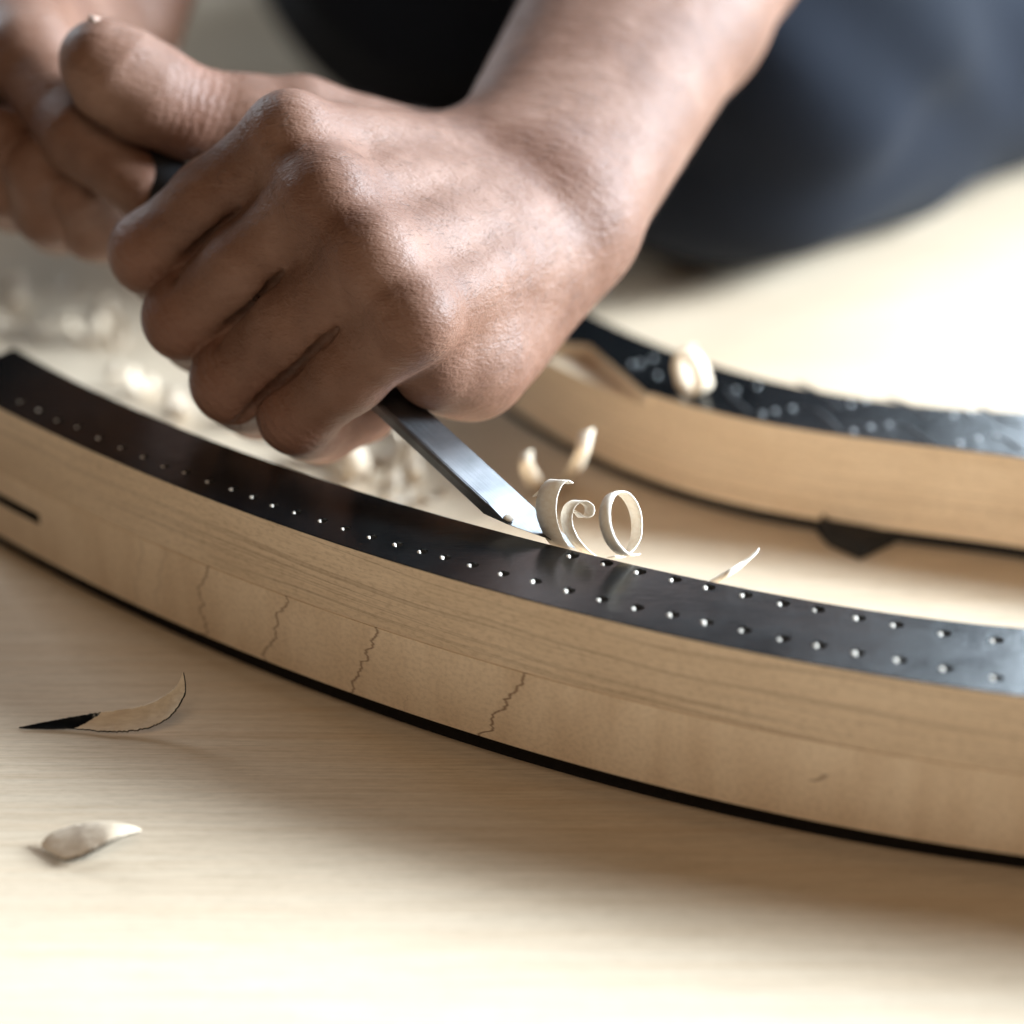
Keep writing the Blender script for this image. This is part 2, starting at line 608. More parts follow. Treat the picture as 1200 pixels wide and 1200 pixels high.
cr = []
for (px, py, slope, w, k, lo, hi) in [(165, 660, 0.25, 0.0009, 0.22, 0, 1), (185, 690, 0.3, 0.0009, 0.20, 0, 1),
                                      (240, 705, 0.15, 0.00065, 0.80, 0, 1), (325, 730, 0.35, 0.00065, 0.80, 0, 1),
                                      (424, 770, 0.40, 0.00065, 0.90, 0, 1), (590, 830, 0.62, 0.00070, 0.95, 0, 1),
                                      (480, 800, 0.2, 0.00035, 0.25, 0, 0.012),
                                      (940, 898, 1.6, 0.0012, 0.9, 0.0178, 0.0205)]:
    cr.append((s_at(px, py, 0.017), slope, w, k, lo, hi))
M_ROOT = mat_root_wood(cr)
me, _ = loft("root_layer", NEAR, FAR, FOOT, SEAM - 0.00005, 0.0, 0.0003)
root = link("root_layer", me, M_ROOT)
# saw slot at the near-left end, just below the seam
bm = bmesh.new()
a = Z(50, 622, SEAM - 0.0095)
i0 = int(np.argmin(np.abs(NEAR[:, 0] - a.x)))
tdir = Vector((NEAR[i0 + 1, 0] - NEAR[i0, 0], NEAR[i0 + 1, 1] - NEAR[i0, 1], 0)).normalized()
mid = Vector((NEAR[i0, 0], NEAR[i0, 1], SEAM - 0.0095)) - tdir * 0.05
rot = Matrix.Rotation(math.atan2(tdir.y, tdir.x), 4, 'Z')
bmesh.ops.create_cube(bm, size=1.0, matrix=Matrix.Translation(mid) @ rot @ Matrix.Diagonal((0.1, 0.024, 0.0034, 1)))
me = bpy.data.meshes.new("cutter")
bm.to_mesh(me)
bm.free()
cut_with(root, me, M_WEDGE_SHADE)  # near-black walls, the slot's shade put into their colour
shr = (FAR - NEAR)
me, _ = loft("gap_shade_strip", NEAR + shr * 0.15, NEAR + shr * 0.92, 0.0, FOOT + 0.0005)  # black strip stands in for the shade in the gap under the bridge
strip = link("gap_shade_strip", me, M_WEDGE_SHADE)
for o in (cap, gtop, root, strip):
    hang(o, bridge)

# the far bridge
F_TOP, F_STEP, F_FOOT = 0.0335, 0.0290, 0.0045
fnear_px = [(765, 465), (829, 477), (850, 483), (984, 508), (1095, 525), (1200, 535)]
ffar_px = [(685, 366), (772, 405), (833, 427), (850, 432), (967, 460), (1083, 476), (1200, 484)]
qn = fit_curve([(640, 405)] + fnear_px, F_TOP, 3)
qf = fit_curve(ffar_px, F_TOP, 3)
fx_l = Z(588, 440, F_TOP).x
fx_r = Z(1200, 535, F_TOP).x


def ext2(poly, x, xm):
    x = np.asarray(x)
    return poly(np.minimum(x, xm)) + np.maximum(x - xm, 0) * poly.deriv()(xm)


bx = np.linspace(fx_l, fx_r + 0.25, 110)
BN = np.stack([bx, ext2(qn, bx, fx_r)], 1)
BF = np.stack([bx + 0.006, ext2(qf, bx + 0.006, fx_r)], 1)
far_bridge = empty("piano_bridge", (0.08, float(qn(0.08)), 0))
tag(far_bridge, "lower curved bridge with pins and scored black top, lying near the navy trouser leg", "bridge",
    "curved piano bridges on the board")
me, _ = loft("root_layer", BN, BF, F_FOOT, F_STEP, 0.0, 0.0, 2.0)
o = link("root_layer", me, M_CAP)
hang(o, far_bridge)
# cap: near side follows the body to the right of the corner and is cut back on the left
xc = Z(765, 465, F_TOP).x
cut = [Z(560, 372, F_TOP), Z(650, 401, F_TOP), Z(690, 403, F_TOP), Z(765, 466, F_TOP)]
cx = np.concatenate([np.linspace(cut[0].x, cut[1].x, 6)[:-1], np.linspace(cut[1].x, cut[2].x, 8)[:-1],
                     np.linspace(cut[2].x, xc, 14)[:-1], np.linspace(xc, fx_r + 0.25, 90)])
cy = np.where(cx < xc, np.interp(cx, [c.x for c in cut], [c.y for c in cut]), ext2(qn, cx, fx_r))
CN = np.stack([cx, cy], 1)
CF = np.stack([cx + 0.004, np.maximum(ext2(qf, cx + 0.004, fx_r), cy + 0.003)], 1)
me, _ = loft("cap_layer", CN, CF, F_STEP + 0.00005, F_TOP - 0.0004, 0.0, 0.0, 4.0)
o = link("cap_layer", me, M_CAP)
hang(o, far_bridge)
me, _ = loft("graphite_top", CN, CF, F_TOP - 0.00035, F_TOP, 0.0)
o = link("graphite_top", me, M_GRAPH)
hang(o, far_bridge)
shr = BF - BN
me, _ = loft("gap_shade_strip", BN + shr * 0.05, BN + shr * 0.95, 0.0, F_FOOT + 0.0004)  # same black filler for the far bridge's gap shade
o = link("gap_shade_strip", me, M_WEDGE_SHADE)
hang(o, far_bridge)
# small step block below the bare left end keeps the step visible; pins and scored lines on the top
bm = bmesh.new()
bmesh.ops.create_cone(bm, cap_ends=True, segments=14, radius1=0.0009, radius2=0.0008, depth=0.0032)
bmesh.ops.bevel(bm, geom=[e for e in bm.edges if e.verts[0].co.z > 0 and e.verts[1].co.z > 0], offset=0.0003,
                segments=2, affect='EDGES')
pin_me = bpy.data.meshes.new("bridge_pin")
bm.to_mesh(pin_me)
bm.free()
pin_me.materials.append(M_PIN)
pins = [(740, 427), (750, 425), (765, 420), (770, 440), (862, 457), (887, 453), (893, 485), (908, 482), (928, 479),
        (997, 474), (1015, 470), (1000, 506), (1020, 501), (1042, 498), (1117, 487), (1137, 484), (1125, 520),
        (1146, 515), (1168, 511)]
for (x, y) in pins:
    o = link("bridge_pin", pin_me)
    p = Z(x, y, F_TOP)
    o.location = (p.x, p.y, F_TOP - 0.0009)
    hang(o, far_bridge)
for (pts) in [[(935, 477), (955, 480), (970, 490), (985, 506)], [(1048, 497), (1065, 501), (1080, 512), (1095, 522)],
              [(935, 448), (955, 458), (975, 470), (985, 478)], [(1040, 466), (1065, 475), (1090, 488)],
              [(1165, 510), (1180, 516), (1200, 530)], [(850, 455), (862, 470), (878, 484)],
              [(1150, 478), (1175, 492), (1200, 500)]]:
    pp = [Z(x, y, F_TOP) for x, y in pts]
    vs, fs = [], []
    for i, p in enumerate(pp):
        d = (pp[min(i + 1, len(pp) - 1)] - pp[max(i - 1, 0)]).normalized()
        w = Vector((-d.y, d.x, 0)) * 0.0009
        h = Vector((0, 0, 0.00035))
        vs += [p - w, p + h, p + w]
        if i:
            b = 3 * i
            fs += [(b - 3, b, b + 1, b - 2), (b - 2, b + 1, b + 2, b - 1), (b - 1, b + 2, b, b - 3)]
    fs += [(0, 1, 2), (len(vs) - 1, len(vs) - 2, len(vs) - 3)]
    o = link("scored_line", pymesh("scored_line", vs, fs, False), M_HANDLE)
    hang(o, far_bridge)

# dark wedge pushed under the far bridge
w0 = [Z(945, 597, 0.004), Z(968, 640, 0.0), Z(1008, 658, 0.0), Z(1062, 632, 0.0), Z(1066, 622, 0.004)]
base = [Vector((p.x, p.y, 0.0)) for p in w0]
topz = [0.0098, 0.0052, 0.0040, 0.0044, 0.0046]
back = [Vector((w0[0].x + 0.004, w0[0].y + 0.012, 0)), Vector((w0[4].x, w0[4].y + 0.012, 0))]
ring = base + [back[1], back[0]]
tz = topz + [0.0044, 0.0044]
bm = bmesh.new()
lo = [bm.verts.new(p) for p in ring]
hi = [bm.verts.new((p.x + (0.0 if i > 4 else 0.001), p.y + 0.002, z)) for i, (p, z) in enumerate(zip(ring, tz))]
bm.faces.new(lo)
bm.faces.new(hi)
for i in range(7):
    j = (i + 1) % 7
    bm.faces.new((lo[i], lo[j], hi[j], hi[i]))
bmesh.ops.recalc_face_normals(bm, faces=bm.faces)
bmesh.ops.bevel(bm, geom=bm.edges[:], offset=0.0006, segments=2, affect='EDGES')
me = bpy.data.meshes.new("packing_wedge")
bm.to_mesh(me)
bm.free()
o = link("packing_wedge", me, M_WEDGE_SHADE)
tag(o, "small black wedge pushed under the foot of the pinned bridge", "wedge")

# ------------------------------------------------------------------ chisel
TIP = Z(654, 639, TOPZ + 0.0002)
HEND = U(62, 94, 0.775)
ux = (HEND - TIP).normalized()
nz = Vector((0.42, -0.40, 0.82))
nz = (nz - ux * nz.dot(ux)).normalized()
wy = nz.cross(ux).normalized()                 # across the blade
if wy.dot(RGT) < 0:
    wy = -wy
chisel = empty("chisel", TIP)
tag(chisel, "steel bench chisel with black handle, its edge cutting the black bridge top", "chisel")


def cpt(l, w, n):
    return TIP + ux * l + wy * w + nz * n


BW = 0.0118          # blade width
TH = 0.0034
# blade outline: skewed cutting edge, right corner reaches the work
secs = [(0.0, 0.0, 0.0), ]
L_END = 0.085
right_w, left_w = 0.0050, -BW + 0.0050
vs, fs = [], []
rows = [(-0.0055, 0.0118, 0.0), (0.0090, 0.0210, TH), (L_END, L_END, TH)]
verts = []
for (lr, ll, th) in rows:
    e = 0.0007 if th > 0 else 0.0
    for (w, l) in ((left_w, ll), (left_w + e, ll), (right_w - e, lr), (right_w, lr)):
        pass
    verts += [cpt(ll, left_w, -e), cpt(ll, left_w + e, 0), cpt(lr, right_w - e, 0), cpt(lr, right_w, -e),
              cpt(lr, right_w, -th), cpt(ll, left_w, -th)]
faces = []
for i in range(2):
    for j in range(6):
        j2 = (j + 1) % 6
        faces.append((i * 6 + j, i * 6 + j2, (i + 1) * 6 + j2, (i + 1) * 6 + j))
faces.append(tuple(reversed(range(6))))
faces.append(tuple(range(12, 18)))
me = pymesh("blade", verts, faces, False)
bm = bmesh.new()
bm.from_mesh(me)
bmesh.ops.remove_doubles(bm, verts=bm.verts, dist=0.00002)
bmesh.ops.recalc_face_normals(bm, faces=bm.faces)
bmesh.ops.bevel(bm, geom=[e for e in bm.edges if e.calc_length() > 0.02], offset=0.00022, segments=2, affect='EDGES')
uvl = bm.loops.layers.uv.new("UVMap")
for f in bm.faces:
    for lp in f.loops:
        d = lp.vert.co - TIP
        lp[uvl].uv = (d.dot(ux), d.dot(wy))
bm.to_mesh(me)
bm.free()
o = link("blade", me, M_STEEL)
hang(o, chisel)


def lathe(name, prof, origin, axis, seg=28):
    ax = axis.normalized()
    e1 = ax.orthogonal().normalized()
    e2 = ax.cross(e1)
    vs, fs = [], []
    for (l, r) in prof:
        for k in range(seg):
            a = 2 * math.pi * k / seg
            vs.append(origin + ax * l + (e1 * math.cos(a) + e2 * math.sin(a)) * r)
    for i in range(len(prof) - 1):
        for k in range(seg):
            k2 = (k + 1) % seg
            fs.append((i * seg + k, i * seg + k2, (i + 1) * seg + k2, (i + 1) * seg + k))
    fs.append(tuple(reversed(range(seg))))
    fs.append(tuple((len(prof) - 1) * seg + k for k in range(seg)))
    return pymesh(name, vs, fs)


HL = (HEND - TIP).length
axo = TIP + wy * (right_w + left_w) / 2 - nz * (TH / 2)
o = link("ferrule", lathe("ferrule", [(0.070, 0.0060), (0.071, 0.0070), (0.077, 0.0076), (0.078, 0.0072)], axo, ux), M_HANDLE)
hang(o, chisel)
prof = [(0.077, 0.0070), (0.079, 0.0080), (0.086, 0.0092), (0.100, 0.0106), (0.125, 0.0112), (0.150, 0.0108),
        (0.170, 0.0104), (HL - 0.012, 0.0122), (HL - 0.004, 0.0122), (HL, 0.0095)]
o = link("handle", lathe("handle", prof, axo, ux), M_HANDLE)
hang(o, chisel)


# ------------------------------------------------------------------ shavings
def ribbon(name, pts, widths, wdirs, thick, mats, black_from=None, sub=6, seed=0, rag=0.0):
    """thin curled strip through pts (smooth), width vectors interpolated, real thickness, ragged edges"""
    pts = [Vector(p) for p in pts]
    n = len(pts)
    rnd = random.Random(seed)
    P, W, T = [], [], []
    for i in range(n - 1):
        p0, p1, p2, p3 = pts[max(i - 1, 0)], pts[i], pts[i + 1], pts[min(i + 2, n - 1)]
        for k in range(sub):
            t = k / sub
            P.append(0.5 * ((2 * p1) + (p2 - p0) * t + (2 * p0 - 5 * p1 + 4 * p2 - p3) * t * t +
                            (3 * p1 - p0 - 3 * p2 + p3) * t ** 3))
            wv = Vector(wdirs[i]).lerp(Vector(wdirs[i + 1]), t).normalized()
            W.append(wv * (widths[i] * (1 - t) + widths[i + 1] * t))
            T.append(i + t)
    P.append(pts[-1])
    W.append(Vector(wdirs[-1]).normalized() * widths[-1])
    T.append(n - 1)
    vs, fs, mi = [], [], []
    m = len(P)
    for i in range(m):
        d = (P[min(i + 1, m - 1)] - P[max(i - 1, 0)]).normalized()
        nn = d.cross(W[i])
        nn = nn.normalized() * thick * 0.5 if nn.length > 1e-9 else Vector((0, 0, thick * 0.5))
        ra, rb = 1 + rnd.uniform(-rag, rag), 1 + rnd.uniform(-rag, rag)
        L, R = P[i] - W[i] * 0.5 * ra, P[i] + W[i] * 0.5 * rb
        C = P[i] + nn * 0.8
        vs += [L + nn * 0.6, C + nn, R + nn * 0.6, R - nn, C - nn * 1.6, L - nn]
        if i:
            b = i * 6
            for j in range(6):
                j2 = (j + 1) % 6
                fs.append((b - 6 + j, b + j, b + j2, b - 6 + j2))
                blk = 0
                if black_from is not None and black_from(T[i], j):
                    blk = 1
                mi.append(blk)
    fs += [(0, 1, 2, 3, 4, 5), tuple((m - 1) * 6 + j for j in (5, 4, 3, 2, 1, 0))]
    mi += [0, 0]
    me = pymesh(name, vs, fs)
    o = link(name, me, mats)
    if len(me.polygons) == len(mi):
        me.polygons.foreach_set("material_index", mi)
    # origin on the strip
    c = pts[0]
    me.transform(Matrix.Translation(-c))
    o.location = c
    return o


VIEW = -FWD
GRP = "wood shavings around the bridges"
D0 = 0.677


def px_path(lst, d):
    return [U(x, y, d + (q[0] if q else 0)) for (x, y, *q) in lst]


# tall curl standing at the edge of the blade
axis1 = (RGT * 0.80 + VIEW * 0.55 + UPV * -0.05).normalized()
p = px_path([(664, 647), (652, 634), (643, 614), (640, 594), (644, 574), (654, 563), (666, 566)], D0 - 0.001)
o = ribbon("wood_shaving", p, [0.0048, 0.0056, 0.0060, 0.0062, 0.0062, 0.0056, 0.0030], [axis1] * 7, 0.00035,
           [M_SHAVE, M_GRAPH], lambda t, j: j == 5, 8, 1, 0.03)
tag(o, "tall open curl of pale wood standing against the chisel edge", "shaving", GRP)
# tight curl with a rolled head
p = px_path([(693, 651), (680, 641), (668, 624), (664, 606), (669, 592), (680, 587), (690, 593), (690, 603), (682, 606),
             (675, 600), (668, 598)], D0 - 0.002)
o = ribbon("wood_shaving", p, [0.003, 0.0035, 0.0035, 0.0034, 0.0034, 0.0036, 0.0038, 0.0034, 0.0028, 0.002, 0.0008],
           [axis1] * 6 + [(axis1 + VIEW * 0.4)] * 5, 0.0004, [M_SHAVE, M_GRAPH], lambda t, j: j == 5 and t < 5, 6, 2, 0.04)
tag(o, "small pale wood curl with a tight rolled head beside the chisel tip", "shaving", GRP)
# closed ring
axis2 = (RGT * 0.72 + VIEW * 0.66 + UPV * 0.12).normalized()
e1 = (UPV - axis2 * UPV.dot(axis2)).normalized()
e2 = axis2.cross(e1)
rc = U(719, 616, D0 - 0.004)
p = [rc + e1 * (math.cos(a) * 0.0083) + e2 * (math.sin(a) * 0.0077) + axis2 * (0.00035 * i)
     for i, a in enumerate([math.radians(v) for v in range(-195, 196, 26)])]
o = ribbon("wood_shaving", p, [0.0028] * 3 + [0.0036] * (len(p) - 5) + [0.0030, 0.0024], [axis2] * len(p), 0.0004,
           [M_SHAVE, M_GRAPH], lambda t, j: j == 5, 5, 3, 0.04)
tag(o, "round ring shaped wood shaving standing upright on the black bridge top", "shaving", GRP)
# splinter behind the tall curl
p = px_path([(624, 582), (632, 577), (640, 573)], D0 + 0.001)
o = ribbon("wood_splinter", p + [U(644, 576, D0 - 0.001)], [0.0003, 0.0014, 0.0014, 0.001], [UPV] * 4, 0.0004, [M_SHAVE], None, 4, 4)
tag(o, "tiny pale wood splinter caught on the tall curl", "splinter", GRP)
# crumbs on the blade
for k, (x, y, d, lab) in enumerate([(615, 608, 0.0, "wood crumb lying on the flat of the chisel blade near its edge")]):
    bm = bmesh.new()
    bmesh.ops.create_icosphere(bm, subdivisions=2, radius=0.0014)
    for v in bm.verts:
        v.co *= 1 + 0.35 * mnoise.noise(v.co * 900)
        v.co.z *= 0.6
    me = bpy.data.meshes.new("wood_crumb")
    bm.to_mesh(me)
    bm.free()
    me.polygons.foreach_set("use_smooth", [True] * len(me.polygons))
    o = link("wood_crumb", me, M_SHAVE)
    o.location = cpt(0.0135, -0.0055, 0.0006)
    tag(o, lab, "crumb", GRP)
# slim splinter leaning on the far edge of the near bridge, rising from the board
p0 = Z(828, 690, 0.043)
o = ribbon("wood_splinter", [p0 + Vector((-0.004, 0.004, -0.004)), U(846, 676, 0.661), U(868, 663, 0.662), U(887, 647, 0.663)],
           [0.003, 0.0032, 0.0030, 0.0022], [(UPV - RGT * -0.6)] * 4, 0.0005, [M_SHAVE], None, 5, 5, 0.06)
tag(o, "flat pale splinter leaning out over the back edge of the holed bridge", "splinter", GRP)

def sheet(name, ea, eb, thick, mats, black=None, bulge=0.0, na=40, nb=10, rag=0.0, seed=0, dark_under=False):
    """thin bent sheet between two edge polylines, bulged along its normal, ragged rim, real thickness"""
    def samp(e, n):
        e = [Vector(q) for q in e]
        cum = [0.0]
        for a, b in zip(e[:-1], e[1:]):
            cum.append(cum[-1] + (b - a).length)
        out = []
        m = len(e)
        for i in range(n):
            d = cum[-1] * i / (n - 1)
            k = max(0, min(m - 2, next((q for q in range(m - 1) if cum[q + 1] >= d), m - 2)))
            t = (d - cum[k]) / max(cum[k + 1] - cum[k], 1e-9)
            p0, p1, p2, p3 = e[max(k - 1, 0)], e[k], e[k + 1], e[min(k + 2, m - 1)]
            out.append(0.5 * ((2 * p1) + (p2 - p0) * t + (2 * p0 - 5 * p1 + 4 * p2 - p3) * t * t + (3 * p1 - p0 - 3 * p2 + p3) * t ** 3))
        return out
    A, B = samp(ea, na), samp(eb, na)
    rnd = random.Random(seed)
    vs, fs, mi = [], [], []
    for i in range(na):
        d = (A[min(i + 1, na - 1)] + B[min(i + 1, na - 1)] - A[max(i - 1, 0)] - B[max(i - 1, 0)])
        w = B[i] - A[i]
        n_ = d.cross(w)
        n_ = n_.normalized() if n_.length > 1e-12 else Vector((0, 0, 1))
        ra, rb = rnd.uniform(-rag, rag), rnd.uniform(-rag, rag)
        for j in range(nb):
            t = j / (nb - 1)
            q = A[i].lerp(B[i], t + (ra * (1 - t) + rb * t) * (1 if 0 < i < na - 1 else 0))
            q = q + n_ * (bulge * 4 * t * (1 - t) * w.length + 0.00012 * mnoise.noise(q * 500))
            vs.append(q)
    for i in range(na - 1):
        for j in range(nb - 1):
            k = i * nb + j
            fs.append((k, k + nb, k + nb + 1, k + 1))
            mi.append(1 if black and black(i / (na - 1), j / (nb - 1)) else 0)
    me = pymesh(name, vs, fs)
    o = link(name, me, mats)
    if len(me.polygons) == len(mi):
        me.polygons.foreach_set("material_index", mi)
    c = Vector(vs[0])
    me.transform(Matrix.Translation(-c))
    o.location = c
    md = o.modifiers.new("thick", 'SOLIDIFY')
    md.thickness = thick
    md.offset = 0
    md.material_offset_rim = 1
    md.material_offset = 1 if dark_under else 0
    return o


# foreground: ragged shaving with a black pointed end
ea = [Z(22, 853, 0.0006), Z(60, 854, 0.0006), Z(88, 854, 0.0008), Z(122, 857, 0.0010), Z(160, 856, 0.0016), Z(190, 846, 0.0040),
      Z(208, 830, 0.0080), Z(217, 812, 0.0120)]
eb = [Z(23, 852, 0.0008), Z(60, 845, 0.0016), Z(104, 837, 0.0034), Z(140, 832, 0.0044), Z(170, 826, 0.0060), Z(192, 816, 0.0090),
      Z(207, 804, 0.0125), Z(215, 788, 0.0165)]
o = sheet("wood_shaving", ea, eb, 0.0005, [M_CHIP, M_GRAPH], lambda u, v: u < 0.30 + 0.14 * v, -0.06, 150, 26, 0.03, 6)
tag(o, "long ragged shaving with a black pointed end and an upturned tip", "shaving", GRP)
# foreground: short arched chip
ea = [Z(50, 993, 0.0006), Z(64, 1003, 0.0008), Z(80, 1008, 0.0014), Z(104, 1000, 0.0038), Z(130, 986, 0.0060), Z(150, 978, 0.0060),
      Z(164, 975, 0.0052)]
eb = [Z(51, 986, 0.0016), Z(62, 977, 0.0030), Z(84, 969, 0.0046), Z(110, 965, 0.0064), Z(135, 966, 0.0072), Z(152, 969, 0.0066),
      Z(164, 973, 0.0054)]
o = sheet("wood_shaving", ea, eb, 0.0011, [M_CHIP, M_GRAPH], None, 0.04, 60, 16, 0.02, 7, True)
tag(o, "short arched wood chip lying hollow side down in front of the bridge", "shaving", GRP)


def curl(px, py, R, turns, width, yaw, tilt, label, lift=0.0, name="wood_shaving", seed=0, mats=None, z=0.0, rad2=None):
    c = Z(px, py, z)
    ax = Vector((math.cos(yaw) * math.cos(tilt), math.sin(yaw) * math.cos(tilt), math.sin(tilt)))
    e1 = Vector((0, 0, 1))
    e1 = (e1 - ax * e1.dot(ax)).normalized()
    e2 = ax.cross(e1)
    n = max(6, int(turns * 12))
    rnd = random.Random(seed)
    pts, ws = [], []
    for k in range(n + 1):
        a = -math.pi - turns * math.pi + 2 * math.pi * turns * k / n
        rr = R * (1 - 0.25 * k / n)
        pts.append(e1 * (math.cos(a) * rr) + e2 * (math.sin(a) * rr) + ax * (width * 0.5 * k / n))
        ws.append(width * (0.55 + 0.45 * math.sin(math.pi * (0.1 + 0.8 * k / n))))
    zmin = min((q - ax * ws[i] * 0.5).z for i, q in enumerate(pts))
    zmin = min(zmin, min((q + ax * ws[i] * 0.5).z for i, q in enumerate(pts)))
    pts = [q + Vector((c.x, c.y, z - zmin + lift)) for q in pts]
    o = ribbon(name, pts, ws, [ax] * len(pts), 0.0005, mats or [M_SHAVE], None, 3, seed, 0.06)
    return tag(o, label, "shaving", GRP)


curl(803, 462, 0.0085, 0.85, 0.0075, 0.5, 0.15, "open pale curl resting on the black top of the pinned bridge", z=F_TOP, seed=11, mats=[M_CHIP])
curl(100, 403, 0.0075, 0.7, 0.0065, 1.4, 0.2, "bright curled shaving on the board behind the near bridge end", seed=12, mats=[M_CHIP])
curl(162, 464, 0.0066, 0.6, 0.0055, 0.9, 0.1, "small bright curl close behind the near bridge, below the fist", seed=13, mats=[M_CHIP])
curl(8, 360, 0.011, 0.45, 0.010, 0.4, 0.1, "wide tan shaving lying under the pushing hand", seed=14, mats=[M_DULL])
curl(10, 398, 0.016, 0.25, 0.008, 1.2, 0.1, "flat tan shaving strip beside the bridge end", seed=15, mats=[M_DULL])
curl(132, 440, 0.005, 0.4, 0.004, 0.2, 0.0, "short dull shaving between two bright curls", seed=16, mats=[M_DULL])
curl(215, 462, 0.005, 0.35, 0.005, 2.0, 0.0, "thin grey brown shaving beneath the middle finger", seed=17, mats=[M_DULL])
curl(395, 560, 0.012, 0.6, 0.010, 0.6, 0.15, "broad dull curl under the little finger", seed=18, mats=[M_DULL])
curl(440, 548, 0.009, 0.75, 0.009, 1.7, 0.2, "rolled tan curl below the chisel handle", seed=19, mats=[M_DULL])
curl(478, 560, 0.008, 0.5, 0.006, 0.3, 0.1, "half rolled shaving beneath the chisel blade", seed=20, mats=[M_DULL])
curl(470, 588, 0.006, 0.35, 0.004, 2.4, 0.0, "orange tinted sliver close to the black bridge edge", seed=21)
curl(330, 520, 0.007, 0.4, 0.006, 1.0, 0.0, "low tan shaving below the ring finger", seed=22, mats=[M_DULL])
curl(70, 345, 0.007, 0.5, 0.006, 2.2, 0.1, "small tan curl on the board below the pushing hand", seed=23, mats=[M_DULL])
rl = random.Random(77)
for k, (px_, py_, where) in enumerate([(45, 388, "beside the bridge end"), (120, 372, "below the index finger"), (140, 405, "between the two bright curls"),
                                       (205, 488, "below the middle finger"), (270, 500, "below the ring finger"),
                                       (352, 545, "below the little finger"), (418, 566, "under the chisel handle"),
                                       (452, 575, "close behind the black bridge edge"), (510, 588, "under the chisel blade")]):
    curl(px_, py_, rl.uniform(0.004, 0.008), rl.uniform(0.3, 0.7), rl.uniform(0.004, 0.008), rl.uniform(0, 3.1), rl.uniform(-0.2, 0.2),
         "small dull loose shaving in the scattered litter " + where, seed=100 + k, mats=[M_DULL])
# forked sliver in front of the far bridge
fork = empty("forked_shaving", Z(650, 560, 0.0))
tag(fork, "forked pale shaving leaning against the pinned bridge", "shaving", GRP)
pa = [Z(640, 572, 0.001), Z(665, 560, 0.003), U(680, 535, 0.770), U(688, 505, 0.772)]
o = ribbon("prong", pa, [0.005, 0.005, 0.005, 0.0045], [(RGT + UPV * 0.3)] * 4, 0.0006, [M_CHIP], None, 5, 31, 0.05)
hang(o, fork)
pb = [Z(655, 566, 0.002), Z(632, 570, 0.0015), U(618, 548, 0.772), U(617, 530, 0.774)]
o = ribbon("prong", pb, [0.004, 0.005, 0.0045, 0.004], [(RGT + UPV * 0.3)] * 4, 0.0006, [M_CHIP], None, 5, 32, 0.05)
hang(o, fork)


# ------------------------------------------------------------------ the person: continuous surface from a distance field
def v3(p):
    return np.array([p[0], p[1], p[2]], dtype=np.float64)


def capsule(P, a, b, ra, rb):
    ba = b - a
    L = ba.dot(ba)
    pa = P - a
    h = np.clip(pa @ ba / max(L, 1e-12), 0, 1)
    q = pa - h[:, None] * ba
    return np.sqrt(np.einsum('ij,ij->i', q, q)) - (ra + (rb - ra) * h)


def smin(a, b, k):
    h = np.maximum(k - np.abs(a - b), 0) / k
    return np.minimum(a, b) - h * h * k * 0.25


class Group:
    def __init__(self, k):
        self.k = k
        self.pr = []

    def cap(self, a, b, ra, rb=None):
        self.pr.append((v3(a), v3(b), ra, ra if rb is None else rb))
        return self

    def chain(self, pts, rs):
        for i in range(len(pts) - 1):
            self.cap(pts[i], pts[i + 1], rs[i], rs[i + 1])
        return self

    def ev(self, P):
        d = None
        lo, hi = P.min(0), P.max(0)
        for a, b, ra, rb in self.pr:
            r = max(ra, rb) + 0.03
            if np.any(np.minimum(a, b) - r > hi) or np.any(np.maximum(a, b) + r < lo):
                continue
            c = capsule(P, a, b, ra, rb)
            d = c if d is None else smin(d, c, self.k)
        return np.full(len(P), 0.05) if d is None else d


